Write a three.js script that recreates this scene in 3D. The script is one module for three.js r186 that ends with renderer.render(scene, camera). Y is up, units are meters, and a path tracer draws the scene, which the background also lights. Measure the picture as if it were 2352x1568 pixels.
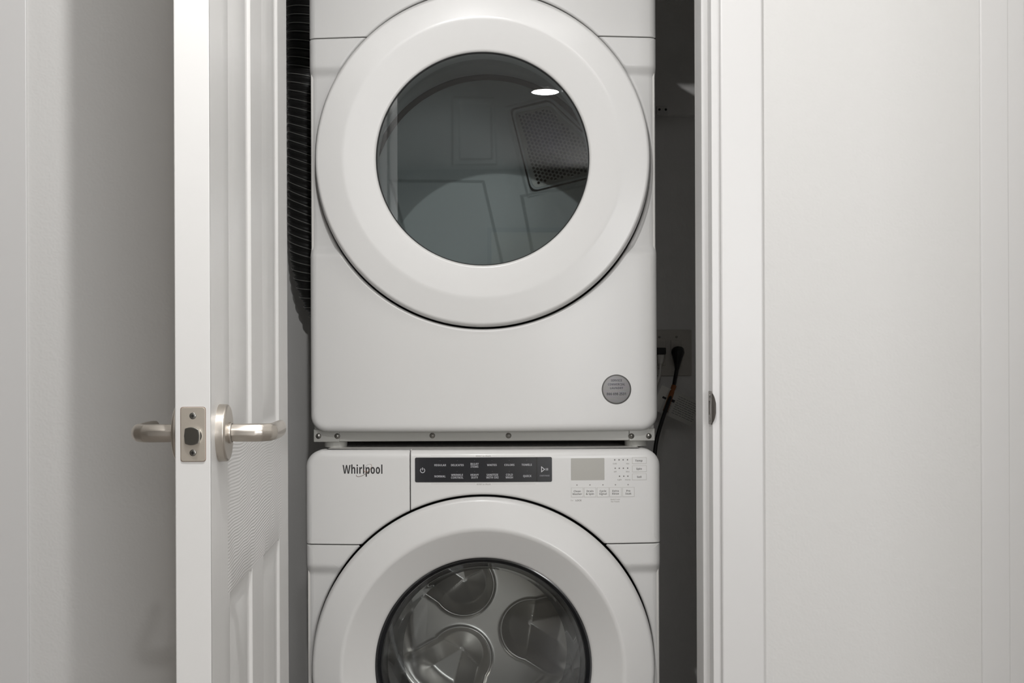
import * as THREE from 'three';
import { mergeGeometries, mergeVertices, toCreasedNormals } from 'three/addons/utils/BufferGeometryUtils.js';
import { RoundedBoxGeometry } from 'three/addons/geometries/RoundedBoxGeometry.js';
import { RectAreaLightUniformsLib } from 'three/addons/lights/RectAreaLightUniformsLib.js';

// ───────────────────────── camera, exposure, lights ─────────────────────────
RectAreaLightUniformsLib.init();
const scene = new THREE.Scene();
scene.background = new THREE.Color(0x000000);
const F = 2859, CX = 1176, CY = 838;             // focal length and principal point, in pixels of the 2352 x 1568 frame
const EYE_Y = 1.14, EYE_Z = 2.134;               // the wall with the closet is the plane z = 0
const ROLL = 0.004;
const camera = new THREE.PerspectiveCamera(2 * Math.atan(784 / F) * 180 / Math.PI, 1.5, 0.05, 50);
camera.position.set(0, EYE_Y, EYE_Z);
camera.rotation.z = -ROLL;
camera.setViewOffset(2352, 1568, 0, 784 - CY, 2352, 1568);
scene.add(camera);

const renderer = new THREE.WebGLRenderer({ antialias: true });
renderer.toneMapping = THREE.LinearToneMapping;
renderer.toneMappingExposure = 1.0;
renderer.shadowMap.enabled = true;

const CEIL = 2.43;
const DAY = new THREE.Color(0.985, 0.99, 1.0);
const LAMP_COLOR = new THREE.Color(1.0, 0.992, 0.982);
const LAMPS = [                                   // flush round ceiling lamps: x, z, disc radius, glow of the disc, radiance of its light, side of that light in radii
  [0.163, 1.77, 0.17, 5, 18, 1.5],
  [0.21, 2.86, 0.076, 45, 480, 1.0],
  [0.27, 0.5, 0.076, 8, 14, 1.4],
];
const BULB = { x: -0.126, y: 2.2, z: 1.22, r: 0.010, candela: 2.85 };    // small pendant lamp hanging before the closet
const PANES = [                                   // daylight through the window behind the camera: centre, width, height, radiance
  { x: 1.42, y: 1.5, z: 5.6, w: 1.2, h: 1.3, turn: 0, radiance: 11 },
];

// ───────────────────────── helpers ─────────────────────────
const un = (u, v) => [u - CX - ROLL * (v - CY), v - CY + ROLL * (u - CX)];   // a photo pixel, roll taken out
const px = (u, v, d) => { const [a, b] = un(u, v); return new THREE.Vector3(a * d / F, EYE_Y - b * d / F, EYE_Z - d); };
const used = new Map();
const numbered = (n) => { const k = used.get(n) ?? 0; used.set(n, k + 1); return k ? `${n}_${String(k).padStart(3, '0')}` : n; };
const shade = (o) => { o.castShadow = true; o.receiveShadow = true; return o; };
function part(name, geometry, material, parent, label) {
  const m = shade(new THREE.Mesh(geometry, material));
  m.name = name; parent.add(m);
  if (label) m.userData.label = label;
  return m;
}
function group(name, parent) { const g = new THREE.Group(); g.name = name; parent.add(g); return g; }
function thing(name, label, category, at = [0, 0, 0], grp) {
  const g = new THREE.Group(); g.name = numbered(name); g.position.set(...at); scene.add(g);
  g.userData = { label, category }; if (grp) g.userData.group = grp;
  return g;
}
function struct(name, geometry, material, label, category) {
  const o = geometry ? shade(new THREE.Mesh(geometry, material)) : new THREE.Group();
  o.name = name; scene.add(o);
  o.userData = { kind: 'structure', label, category };
  return o;
}
const box = (x0, x1, y0, y1, z0, z1) => { const g = new THREE.BoxGeometry(x1 - x0, y1 - y0, z1 - z0); g.translate((x0 + x1) / 2, (y0 + y1) / 2, (z0 + z1) / 2); return g; };
const rbox = (x0, x1, y0, y1, z0, z1, r = 0.002, s = 2) => { const g = new RoundedBoxGeometry(x1 - x0, y1 - y0, z1 - z0, s, r); g.translate((x0 + x1) / 2, (y0 + y1) / 2, (z0 + z1) / 2); return g; };
const merge = (list) => mergeGeometries(list.map((g) => (g.index ? g.toNonIndexed() : g)));
const lerp = (a, b, t) => a + (b - a) * t;
const sstep = (a, b, x) => { const t = Math.min(1, Math.max(0, (x - a) / (b - a))); return t * t * (3 - 2 * t); };
let seed = 12345;
const rnd = () => { seed = (seed * 1664525 + 1013904223) >>> 0; return seed / 4294967296; };
/** a lathe about the z axis: profile of [r, z] */
function latheZ(profile, seg = 128) {
  const g = new THREE.LatheGeometry(profile.map(([r, z]) => new THREE.Vector2(r, z)), seg);
  g.rotateX(Math.PI / 2);
  return g;
}
/** rounds the inner corners of a profile; each point is [r, z, radius] */
function filleted(pts, n = 5) {
  const out = [];
  pts.forEach((p, i) => {
    const rad = p[2];
    if (!rad || i === 0 || i === pts.length - 1) { out.push([p[0], p[1]]); return; }
    const a = pts[i - 1], b = pts[i + 1];
    const da = Math.hypot(a[0] - p[0], a[1] - p[1]), db = Math.hypot(b[0] - p[0], b[1] - p[1]);
    const A = [p[0] + (a[0] - p[0]) * Math.min(0.5, rad / da), p[1] + (a[1] - p[1]) * Math.min(0.5, rad / da)];
    const B = [p[0] + (b[0] - p[0]) * Math.min(0.5, rad / db), p[1] + (b[1] - p[1]) * Math.min(0.5, rad / db)];
    for (let k = 0; k <= n; k++) {
      const t = k / n, q = (1 - t) * (1 - t), w = 2 * t * (1 - t), e = t * t;
      out.push([q * A[0] + w * p[0] + e * B[0], q * A[1] + w * p[1] + e * B[1]]);
    }
  });
  return out;
}
/** a tube whose section is an ellipse: rows of [Vector3, radius across, radius along up] */
function sweep(rows, up, seg = 28, caps = true) {
  const pos = [], idx = [];
  rows.forEach(([p, ra, rb], i) => {
    const a = rows[Math.max(0, i - 1)][0], b = rows[Math.min(rows.length - 1, i + 1)][0];
    const t = b.clone().sub(a).normalize(), side = t.clone().cross(up).normalize(), u2 = side.clone().cross(t).normalize();
    for (let k = 0; k < seg; k++) {
      const w = k / seg * Math.PI * 2;
      const q = p.clone().addScaledVector(side, Math.cos(w) * ra).addScaledVector(u2, Math.sin(w) * rb);
      pos.push(q.x, q.y, q.z);
    }
  });
  for (let i = 0; i < rows.length - 1; i++) for (let k = 0; k < seg; k++) {
    const a = i * seg + k, b = i * seg + (k + 1) % seg, c = a + seg, d = b + seg;
    idx.push(a, b, c, b, d, c);
  }
  if (caps) for (const [row, flip] of [[0, true], [rows.length - 1, false]]) {
    const c = pos.length / 3, p = rows[row][0]; pos.push(p.x, p.y, p.z);
    for (let k = 0; k < seg; k++) { const a = row * seg + k, b = row * seg + (k + 1) % seg; if (flip) idx.push(c, b, a); else idx.push(c, a, b); }
  }
  const g = new THREE.BufferGeometry();
  g.setAttribute('position', new THREE.Float32BufferAttribute(pos, 3)); g.setIndex(idx);
  return toCreasedNormals(g, 0.7);
}
function noiseTexture(n, f, repeatX = 1, repeatY = 1, srgb = false) {
  const data = new Uint8Array(n * n * 4);
  for (let y = 0; y < n; y++) for (let x = 0; x < n; x++) {
    const v = Math.max(0, Math.min(255, Math.round(f(x / n, y / n) * 255))), k = (y * n + x) * 4;
    data[k] = data[k + 1] = data[k + 2] = v; data[k + 3] = 255;
  }
  const t = new THREE.DataTexture(data, n, n); t.magFilter = THREE.LinearFilter; t.minFilter = THREE.LinearFilter;
  t.wrapS = t.wrapT = THREE.RepeatWrapping; t.repeat.set(repeatX, repeatY); t.needsUpdate = true;
  if (srgb) t.colorSpace = THREE.SRGBColorSpace;
  return t;
}
/** value noise that tiles on a lattice of c cells */
function tiled(c, s) {
  const v = Array.from({ length: c * c }, (_, i) => { let h = Math.imul(i + 1 + s * 7919, 2654435761) >>> 0; h ^= h >>> 15; h = Math.imul(h, 2246822519) >>> 0; h ^= h >>> 13; return (h >>> 0) / 4294967296; });
  return (x, y) => {
    const X = x * c, Y = y * c, i = Math.floor(X), j = Math.floor(Y), a = X - i, b = Y - j, u = a * a * (3 - 2 * a), w = b * b * (3 - 2 * b);
    const at = (p, q) => v[((q % c + c) % c) * c + ((p % c + c) % c)];
    return lerp(lerp(at(i, j), at(i + 1, j), u), lerp(at(i, j + 1), at(i + 1, j + 1), u), w);
  };
}
function planarUV(g, ox = 0, oy = 0, sx = 1, sy = 1) {
  const p = g.attributes.position, uv = new Float32Array(p.count * 2);
  for (let i = 0; i < p.count; i++) { uv[2 * i] = (p.getX(i) - ox) / sx; uv[2 * i + 1] = (p.getY(i) - oy) / sy; }
  g.setAttribute('uv', new THREE.BufferAttribute(uv, 2));
  return g;
}
function canvasTexture(w, h, draw) {
  const c = document.createElement('canvas'); c.width = w; c.height = h;
  draw(c.getContext('2d'), w, h);
  const t = new THREE.CanvasTexture(c); t.colorSpace = THREE.SRGBColorSpace; t.anisotropy = 8;
  return t;
}

// ───────────────────────── materials ─────────────────────────
const n1 = tiled(24, 1), n2 = tiled(64, 2), n3 = tiled(160, 3);
const rollerBump = noiseTexture(512, (x, y) => 0.25 * n1(x, y) + 0.4 * n2(x, y) + 0.35 * n3(x, y), 2, 2);
const std = (color, roughness, more = {}) => new THREE.MeshStandardMaterial({ color, roughness, ...more });
const phys = (color, roughness, more = {}) => new THREE.MeshPhysicalMaterial({ color, roughness, ...more });
const WHITE = '#dddad5';
const M = {
  wall: std('#dddcda', 0.62, { bumpMap: rollerBump, bumpScale: 0.0004 }),
  taupe: std('#938d86', 0.7),
  ceiling: std('#e3e2e0', 0.9),
  trim: std('#dfdedd', 0.35),
  floor: std('#9b9691', 0.45),
  enamel: phys('#dad9d7', 0.42, { clearcoat: 0.15, clearcoatRoughness: 0.2 }),
  ring: phys('#d9d8d6', 0.36, { clearcoat: 0.2, clearcoatRoughness: 0.15 }),
  cabinet: std('#d6d4d0', 0.4),
  metalBase: std('#a3a29d', 0.4, { metalness: 0.25 }),
  screw: std('#8b8984', 0.3, { metalness: 0.9 }),
  nickel: std(new THREE.Color(0.60, 0.555, 0.50), 0.36, { metalness: 1 }),
  brass: std(new THREE.Color(0.66, 0.60, 0.52), 0.36, { metalness: 0.75 }),
  steelDark: std(new THREE.Color(0.34, 0.34, 0.32), 0.34, { metalness: 1 }),
  strike: std(new THREE.Color(0.22, 0.205, 0.19), 0.38, { metalness: 1 }),
  slot: std('#141312', 0.7),
  rubber: std('#1c1c1d', 0.55),
  gasket: std('#2a2b2b', 0.6),
  felt: std('#2b3030', 0.9),
  bezel: phys('#17181b', 0.16, { clearcoat: 0.6, clearcoatRoughness: 0.05 }),
  dryerGlass: phys('#cfd4d4', 0, { transmission: 1, thickness: 0, ior: 1.8 }),
  washGlass: phys('#eceeee', 0, { transmission: 1, thickness: 0, ior: 1.5 }),
  bowlGlass: phys('#f0f1f1', 0, { transmission: 1, thickness: 0, ior: 1.5 }),
  bowlSide: phys('#8e9194', 0, { transmission: 1, thickness: 0, ior: 1.7 }),
  drumGrey: std('#c0c5c5', 0.5),
  bulkhead: std('#c0c6c6', 0.45),
  grille: std('#9a9b97', 0.4, { metalness: 0.3 }),
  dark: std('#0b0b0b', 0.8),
  steel: std(new THREE.Color(0.55, 0.53, 0.50), 0.24, { metalness: 1 }),
  steelSoft: std(new THREE.Color(0.50, 0.485, 0.46), 0.38, { metalness: 1 }),
  brushed: std(new THREE.Color(0.72, 0.70, 0.67), 0.34, { metalness: 0.82 }),
  foot: std('#c4c3bd', 0.5),
  ductBlack: std('#30302f', 0.38),
  ductWire: std('#b4b4b0', 0.3, { metalness: 0.3 }),
  plate: std('#bdb9b2', 0.45),
  plugWhite: std('#d8d6d0', 0.4),
  cordBlack: std('#0e0e0f', 0.45),
  sleeve: std('#8a4f22', 0.55),
  darkFrame: std('#2a2927', 0.5),
  pale: std('#b9b4a0', 0.6),
};

// ───────────────────────── room shell ─────────────────────────
const XL = -3.0, XR = 3.4, ZF = 5.6;                        // room sides and far end
const XN = 0.95, ZN = 1.3;                                  // near wall on the latch side: its place and how far it reaches
const JL = -0.424, JR = 0.343, OPEN_H = 2.04;               // door opening between the jambs
const CL = -0.68, CR = 0.58, ZB = -1.196;                   // closet
const T = 0.02;                                             // jamb board thickness
{
  // wall with the closet opening: 0.115 m thick
  const s = new THREE.Shape();
  s.moveTo(XL - 0.1, 0); s.lineTo(JL - T, 0); s.lineTo(JL - T, OPEN_H + T); s.lineTo(JR + T, OPEN_H + T); s.lineTo(JR + T, 0); s.lineTo(XR + 0.1, 0); s.lineTo(XR + 0.1, CEIL); s.lineTo(XL - 0.1, CEIL); s.closePath();
  const g = new THREE.ExtrudeGeometry(s, { depth: 0.115, bevelEnabled: false }); g.translate(0, 0, -0.115);
  struct('wall_back', g, M.wall, 'white painted wall around the closet opening', 'wall');
  const side = (x0, x1, z0, z1) => planarUV2(box(x0, x1, 0, CEIL, z0, z1));
  struct('wall_left', side(XL - 0.1, XL, 0, ZF + 0.1), M.taupe, 'taupe painted side wall beyond the open closet door', 'wall');
  struct('wall_right', side(XR, XR + 0.1, 0, ZF + 0.1), M.taupe, 'taupe painted side wall of the open room', 'wall');
  struct('wall_near', merge([planarUV2(box(XN, XN + 0.1, 0, CEIL, 0, ZN)), planarUV(box(XN + 0.1, XR, 0, CEIL, ZN - 0.1, ZN))]), M.wall, 'white painted wall turning the corner beside the closet', 'wall');
  struct('wall_front', planarUV(box(XL, XR, 0, CEIL, ZF, ZF + 0.1)), M.taupe, 'taupe painted end wall facing the closet', 'wall');
  struct('floor', box(XL - 0.1, XR + 0.1, -0.05, 0, ZB - 0.1, ZF + 0.1), M.floor, 'brown floor of the corridor and closet', 'floor');
  struct('ceiling', box(XL - 0.1, XR + 0.1, CEIL, CEIL + 0.08, ZB - 0.1, ZF + 0.1), M.ceiling, 'white flat ceiling with recessed lamps', 'ceiling');
  struct('wall_closet_left', box(CL - 0.1, CL, 0, CEIL, ZB - 0.1, -0.115), M.wall, 'dim side wall of the closet behind the black duct', 'wall');
  struct('wall_closet_right', box(CR, CR + 0.1, 0, CEIL, ZB - 0.1, -0.115), M.wall, 'dim side wall of the closet beside the outlet', 'wall');
  const back = merge([box(CL, CR, 0, CEIL, ZB - 0.1, ZB), rbox(CL, CR, 1.80, CEIL, ZB - 0.01, ZB + 0.04, 0.003)]);
  struct('wall_closet_back', back, M.wall, 'dim back wall of the closet with a shallow soffit above', 'wall');
}
function planarUV2(g) {                                     // uv in metres on faces that look along x
  const p = g.attributes.position, uv = new Float32Array(p.count * 2);
  for (let i = 0; i < p.count; i++) { uv[2 * i] = p.getZ(i); uv[2 * i + 1] = p.getY(i); }
  g.setAttribute('uv', new THREE.BufferAttribute(uv, 2));
  return g;
}
{
  // jambs with their stops; the right one carries the strike plate
  const jamb = (sgn, X) => merge([
    rbox(Math.min(X, X + sgn * T), Math.max(X, X + sgn * T), 0, OPEN_H, -0.118, 0.002, 0.0015),
    rbox(Math.min(X - sgn * 0.011, X + sgn * 0.004), Math.max(X - sgn * 0.011, X + sgn * 0.004), 0, OPEN_H, -0.117, -0.037, 0.002),
  ]);
  const right = struct('trim_1', jamb(1, JR), M.trim, 'white latch side door jamb with stop and strike plate', 'door jamb');
  struct('trim_2', jamb(-1, JL), M.trim, 'white hinge side door jamb behind the open door', 'door jamb');
  struct('trim_3', merge([box(JL - T, JR + T, OPEN_H, OPEN_H + T, -0.118, 0.002), box(JL, JR, OPEN_H - 0.011, OPEN_H + 0.004, -0.117, -0.037)]), M.trim, 'white head jamb above the closet opening', 'door jamb');
  // casings: flat stock with eased edges and a back band line
  const casing = (x0, x1, inner) => merge([rbox(x0, x1, 0, OPEN_H + 0.085, 0, 0.0145, 0.0025), rbox(inner < 0 ? x0 : x1 - 0.012, inner < 0 ? x0 + 0.012 : x1, 0, OPEN_H + 0.085, 0, 0.0165, 0.002)]);
  struct('trim_4', merge([rbox(0.3565, 0.4285, 0, OPEN_H + 0.085, -0.001, 0.0145, 0.0035)]), M.trim, 'white flat casing board on the latch side', 'casing');
  struct('trim_5', rbox(-0.51, -0.438, 0, OPEN_H + 0.085, -0.001, 0.0145, 0.0035), M.trim, 'white flat casing board behind the open door', 'casing');
  struct('trim_6', rbox(-0.4375, 0.356, OPEN_H + 0.0135, OPEN_H + 0.085, -0.001, 0.0145, 0.0035), M.trim, 'white casing board across the top of the opening', 'casing');
  struct('trim_7', rbox(-0.902, -0.829, 0, OPEN_H + 0.085, -0.003, 0.004, 0.0025), M.trim, 'white casing board of the next doorway on the hinge side', 'casing');
  struct('trim_8', merge([rbox(0.803, 0.852, 0, OPEN_H + 0.085, -0.004, 0.004, 0.003), rbox(0.846, 0.880, 0, OPEN_H + 0.085, -0.003, 0.003, 0.002)]), M.trim, 'white stepped casing board of the next doorway on the latch side', 'casing');
  // strike plate on the jamb, its lip rolled round the front edge
  const c = px(1636, 937, 2.13), h = 0.0575;
  const s = new THREE.Shape();
  const hw = h / 2;                                          // in (z, y): straight at the back, curved lip to the front
  s.moveTo(-0.031, -hw + 0.004); s.quadraticCurveTo(-0.031, -hw, -0.027, -hw); s.lineTo(-0.002, -hw);
  s.lineTo(0.001, -hw + 0.004); s.lineTo(0.001, hw - 0.004); s.lineTo(-0.002, hw); s.lineTo(-0.027, hw); s.quadraticCurveTo(-0.031, hw, -0.031, hw - 0.004); s.closePath();
  const hole = new THREE.Path(); hole.moveTo(-0.026, -0.012); hole.lineTo(-0.026, 0.012); hole.lineTo(-0.010, 0.012); hole.lineTo(-0.010, -0.012); hole.closePath(); s.holes.push(hole);
  const leaf = new THREE.ExtrudeGeometry(s, { depth: 0.0016, bevelEnabled: false }); leaf.rotateY(-Math.PI / 2);
  leaf.translate(JR, c.y, 0);
  const lip = [];
  for (let k = 0; k <= 8; k++) {                              // the lip: bent round the jamb edge, its outline a shallow arc
    const a = k / 8 * 1.35, R = 0.007;
    lip.push([new THREE.Vector3(JR - 0.0016 + R - R * Math.cos(a), c.y, 0.001 + R * Math.sin(a)), (hw - 0.003) * Math.sqrt(Math.max(0.02, 1 - (k / 8.4) ** 2.2))]);
  }
  const lp = [], li = [];
  lip.forEach(([p, w], i) => { for (const o of [0, 0.0014]) lp.push(p.x + o * 0.7, p.y - w, p.z + o, p.x + o * 0.7, p.y + w, p.z + o); if (i) { const a = (i - 1) * 4, b = i * 4; li.push(a, a + 1, b, a + 1, b + 1, b, a + 2, b + 2, a + 3, a + 3, b + 2, b + 3); } });
  const lg = new THREE.BufferGeometry(); lg.setAttribute('position', new THREE.Float32BufferAttribute(lp, 3)); lg.setIndex(li); lg.computeVertexNormals(); planarUV(lg);
  leaf.deleteAttribute('uv'); const lg2 = lg.toNonIndexed(); lg2.deleteAttribute('uv');
  const st = part('strike_plate', mergeGeometries([leaf.index ? leaf.toNonIndexed() : leaf, lg2]), M.strike, right, 'dull grey metal strike plate with curved lip');
  part('latch_pocket', box(JR + 0.0002, JR + 0.001, c.y - 0.0125, c.y + 0.0125, -0.0265, -0.0095), M.slot, st);
  for (const dy of [-0.021, 0.021]) { const g = new THREE.CylinderGeometry(0.0034, 0.0034, 0.001, 16); g.rotateZ(Math.PI / 2); g.translate(JR - 0.0018, c.y + dy, -0.018); part('screw', g, M.screw, st); }
  // a door at the far end of the corridor, mirrored in the dryer window
  const fd = struct('door_2', null, null, 'pale door in a dark frame at the far end', 'door');
  part('panel', rbox(-0.12, 0.72, 0.01, 1.905, ZF - 0.03, ZF - 0.003, 0.004), M.pale, fd);
  part('frame', merge([box(-0.155, -0.12, 0, 1.94, ZF - 0.045, ZF - 0.002), box(0.72, 0.755, 0, 1.94, ZF - 0.045, ZF - 0.002), box(-0.155, 0.755, 1.905, 1.94, ZF - 0.045, ZF - 0.002)]), M.darkFrame, fd);
}

// ───────────────────────── ceiling lamps ─────────────────────────
{
  const glow = (k) => new THREE.MeshStandardMaterial({ color: '#ffffff', emissive: LAMP_COLOR, emissiveIntensity: k, roughness: 0.6 });
  const labels = ['large round flush ceiling lamp nearer to the closet', 'small round flush ceiling lamp mirrored in the dryer window', 'small round flush ceiling lamp just before the closet door'];
  LAMPS.forEach(([x, z, r, k, power, side], i) => {
    const t = thing('ceiling_lamp', labels[i], 'lamp', [x, CEIL, z], 'flush ceiling lamps');
    part('trim_ring', latheZ([[r - 0.002, -0.001], [r - 0.002, 0.006], [r + 0.014, 0.004], [r + 0.018, 0.0005]], 64).rotateX(Math.PI / 2), M.trim, t);
    const d = new THREE.CylinderGeometry(r - 0.001, r - 0.001, 0.003, 64); d.translate(0, -0.002, 0);
    part('diffuser', d, glow(k), t);
    const l = new THREE.RectAreaLight(LAMP_COLOR, power, r * side, r * side);
    l.name = 'lamp_light'; l.position.set(0, -0.006, 0); l.rotation.x = -Math.PI / 2; t.add(l);
  });
  const g = thing('pendant_lamp', 'small pendant lamp with bare bulb before the closet', 'lamp', [BULB.x, BULB.y, BULB.z]);
  part('bulb', new THREE.SphereGeometry(BULB.r, 48, 32), glow(30), g);
  part('shade', latheZ([[0.006, 0.026], [0.05, 0.024], [0.052, 0.021], [0.012, 0.016], [0.006, 0.013]], 64).rotateX(-Math.PI / 2), M.darkFrame, g);
  part('rod', (() => { const q = new THREE.CylinderGeometry(0.005, 0.005, CEIL - BULB.y - 0.013, 16); q.translate(0, (CEIL - BULB.y + 0.013) / 2, 0); return q; })(), M.nickel, g);
  part('canopy', (() => { const q = new THREE.CylinderGeometry(0.06, 0.06, 0.02, 32); q.translate(0, CEIL - BULB.y - 0.01, 0); return q; })(), M.nickel, g);
  const pl = new THREE.PointLight(LAMP_COLOR, BULB.candela); pl.name = 'bulb_light'; pl.shadow.radius = BULB.r / 0.02 * 0.98; pl.castShadow = true; g.add(pl);
}

// ───────────────────────── windows behind the camera ─────────────────────────
PANES.forEach((p, i) => {
  const o = struct(`window_${i + 1}`, null, null, 'daylight window in the end wall beside the dark framed door', 'window');
  o.position.set(p.x, p.y, p.z); o.rotation.y = p.turn ? -Math.PI / 2 : Math.PI;           // looks into the room along its own +z
  const w = p.w / 2, h = p.h / 2, f = 0.05;
  part('window_frame', merge([rbox(-w - f, -w, -h - f, h + f, 0.001, 0.03, 0.004), rbox(w, w + f, -h - f, h + f, 0.001, 0.03, 0.004), rbox(-w, w, h, h + f, 0.001, 0.03, 0.004), rbox(-w, w, -h - f, -h, 0.001, 0.03, 0.004), rbox(-0.02, 0.02, -h, h, 0.001, 0.025, 0.003)]), M.trim, o);
  for (const sx of [-1, 1]) part('pane', box(sx > 0 ? 0.02 : -w, sx > 0 ? w : -0.02, -h, h, 0.002, 0.006), new THREE.MeshStandardMaterial({ color: '#ffffff', emissive: DAY, emissiveIntensity: 2, roughness: 0.3 }), o);
  const l = new THREE.RectAreaLight(DAY, p.radiance, p.w, p.h); l.name = 'window_light'; l.position.set(0, 0, 0.035); l.rotation.y = Math.PI; o.add(l);
});

// ───────────────────────── the open door ─────────────────────────
{
  const W = 0.735, TH = 0.0393, H = 2.03;
  const near = px(483, CY, 1.404), far = px(660, CY, 2.134);
  const dir = new THREE.Vector3(near.x - far.x, 0, near.z - far.z).normalize();   // from hinge to latch
  const turn = Math.atan2(-dir.z, dir.x);
  const door = struct('door_1', null, null, 'white moulded panel door standing open, lever handles on both faces', 'door');
  // own axes: x from the hinge to the latch, y up, z out of the face that looks at the closet side (right)
  door.rotation.y = turn;
  door.position.set(near.x - dir.x * W, 0.005, near.z - dir.z * W).add(new THREE.Vector3(0, 0, TH).applyAxisAngle(new THREE.Vector3(0, 1, 0), turn));   // its -z face is the one in view
  const yo = EYE_Y - 0.005;
  const cols = [[W - 0.316, W - 0.127], [W - 0.615, W - 0.425]], rows = [[0.22, yo - 0.278], [yo - 0.096, 1.915]];
  const panels = cols.flatMap((c) => rows.map((r) => [...c, ...r]));
  const prof = [[0, 0], [0.0012, -0.0007], [0.005, -0.0040], [0.0085, -0.0050], [0.019, -0.0050], [0.0205, -0.0048], [0.043, -0.0012], [0.045, -0.0010]];
  const depth = (s, y) => {
    for (const [a, b, c, d] of panels) {
      const q = Math.min(s - a, b - s, y - c, d - y);
      if (q > 0) { for (let i = 1; i < prof.length; i++) if (q < prof[i][0]) return lerp(prof[i - 1][1], prof[i][1], (q - prof[i - 1][0]) / (prof[i][0] - prof[i - 1][0])); return prof.at(-1)[1]; }
    }
    return 0;
  };
  const lines = (list, lo, hi, step) => {
    const v = new Set([lo, hi]);
    for (const [a, b] of list) for (const [q] of prof) { v.add(a + q); v.add(b - q); }
    const sorted = [...v].sort((p, q) => p - q), out = [];
    sorted.forEach((p, i) => { if (i) { const g = p - sorted[i - 1], k = Math.ceil(g / step); for (let j = 1; j < k; j++) out.push(sorted[i - 1] + g * j / k); } out.push(p); });
    return out.filter((p, i) => !i || p - out[i - 1] > 1e-5);
  };
  const S = lines(cols, 0, W, 0.05), Y = lines(rows, 0, H, 0.06);
  const faceGeo = (sign) => {
    const pos = [], uv = [], idx = [];
    for (const y of Y) for (const s of S) { pos.push(s, y, sign > 0 ? depth(s, y) : -TH - depth(s, y)); uv.push(s / W, y / H); }
    const n = S.length;
    for (let j = 0; j < Y.length - 1; j++) for (let i = 0; i < n - 1; i++) {
      const a = j * n + i, b = a + 1, c = a + n, d = c + 1;
      const z = (k) => pos[k * 3 + 2];
      const alt = Math.abs(z(a) - z(d)) < Math.abs(z(b) - z(c));
      const t = alt ? [a, b, d, a, d, c] : [a, b, c, b, d, c];
      if (sign < 0) t.reverse();
      idx.push(...t);
    }
    const g = new THREE.BufferGeometry();
    g.setAttribute('position', new THREE.Float32BufferAttribute(pos, 3)); g.setAttribute('uv', new THREE.Float32BufferAttribute(uv, 2)); g.setIndex(idx);
    return toCreasedNormals(g, 0.35);
  };
  // moulded wood grain: across the rails, along the stiles and fields
  const TW = 1024, TH2 = 2048, gd = new Uint8Array(TW * TH2 * 4), w1 = tiled(9, 5), w2 = tiled(31, 6), w3 = tiled(61, 8);
  const tri = (q) => 0.5 + 0.5 * Math.sin(q);
  for (let j = 0; j < TH2; j++) for (let i = 0; i < TW; i++) {
    const s = (i + 0.5) / TW * W, y = (j + 0.5) / TH2 * H;
    const inPanel = depth(s, y) < 0;
    const rail = !inPanel && s > 0.1 && s < W - 0.115 && (y > 1.915 || y < 0.22 || (y > rows[0][1] && y < rows[1][0]));
    let v;
    if (rail) v = tri((y + 0.012 * w1(s * 1.1, y * 0.9) + 0.004 * w2(s * 0.9, y) + 0.03 * s) / 0.0042 * 6.283) * (0.6 + 0.4 * w2(s, y));
    else v = 0.5 + 0.28 * (tri((s + 0.02 * w1(s, y * 0.35) + 0.004 * w2(s, y * 0.3)) / 0.006 * 6.283) - 0.5) * w3(s, y * 0.3);
    const k = (j * TW + i) * 4; gd[k] = gd[k + 1] = gd[k + 2] = Math.round(Math.min(1, Math.max(0, v)) * 255); gd[k + 3] = 255;
  }
  const grain = new THREE.DataTexture(gd, TW, TH2); grain.magFilter = THREE.LinearFilter; grain.needsUpdate = true;
  const paint = std('#e4e3e1', 0.36, { bumpMap: grain, bumpScale: 0.00045 });
  const f1 = faceGeo(1), f2 = faceGeo(-1);
  const edgeL = rbox(W - 0.004, W, 0, H, -TH, 0, 0.0012), edgeH = box(0, 0.002, 0, H, -TH, 0), edgeT = box(0, W, H - 0.001, H, -TH, 0), edgeB = box(0, W, 0, 0.001, -TH, 0);
  const leafParts = group('leaf', door);
  part('face', f1, paint, leafParts); part('face', f2, paint, leafParts);
  part('edge', merge([edgeL, edgeH, edgeT, edgeB]), std('#e4e3e1', 0.36), leafParts);
  // lever handles
  const bx = W - 0.0605, by = yo - (991 - CY) / F * 1.4645;
  for (const sg of [1, -1]) {
    const h = group('lever_handle', door);
    h.position.set(bx, by, sg > 0 ? 0 : -TH); if (sg < 0) h.scale.z = -1;
    part('rosette', latheZ(filleted([[0.0001, 0.0112], [0.0315, 0.0112, 0.0018], [0.0336, 0.009, 0.001], [0.0338, 0.0, 0]]), 96), M.nickel, h);
    part('collar', latheZ(filleted([[0.0112, 0.0105], [0.0125, 0.0105, 0.001], [0.0125, 0.014, 0.0015], [0.0112, 0.0145]]), 48), M.nickel, h);
    const rowsL = [];
    const V = (x, y, z) => new THREE.Vector3(x, y, z);
    const E = 0.058, R = 0.017;                              // reach of the neck, bend radius
    rowsL.push([V(0, 0, 0.008), 0.0102, 0.0102], [V(0, 0, 0.02), 0.0104, 0.0106], [V(0, 0, E - R), 0.0105, 0.0108]);
    for (let k = 1; k <= 10; k++) { const a = k / 10 * Math.PI / 2; rowsL.push([V(-R + R * Math.cos(a), 0, E - R + R * Math.sin(a)), lerp(0.0105, 0.0085, k / 10), lerp(0.0108, 0.0104, k / 10)]); }
    for (const [x, ra, rb] of [[-0.03, 0.008, 0.0105], [-0.06, 0.0068, 0.0108], [-0.09, 0.006, 0.0108], [-0.108, 0.0056, 0.0100], [-0.1125, 0.0042, 0.0082], [-0.1135, 0.002, 0.005]]) rowsL.push([V(x, 0, E + 0.001), ra, rb]);
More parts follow.
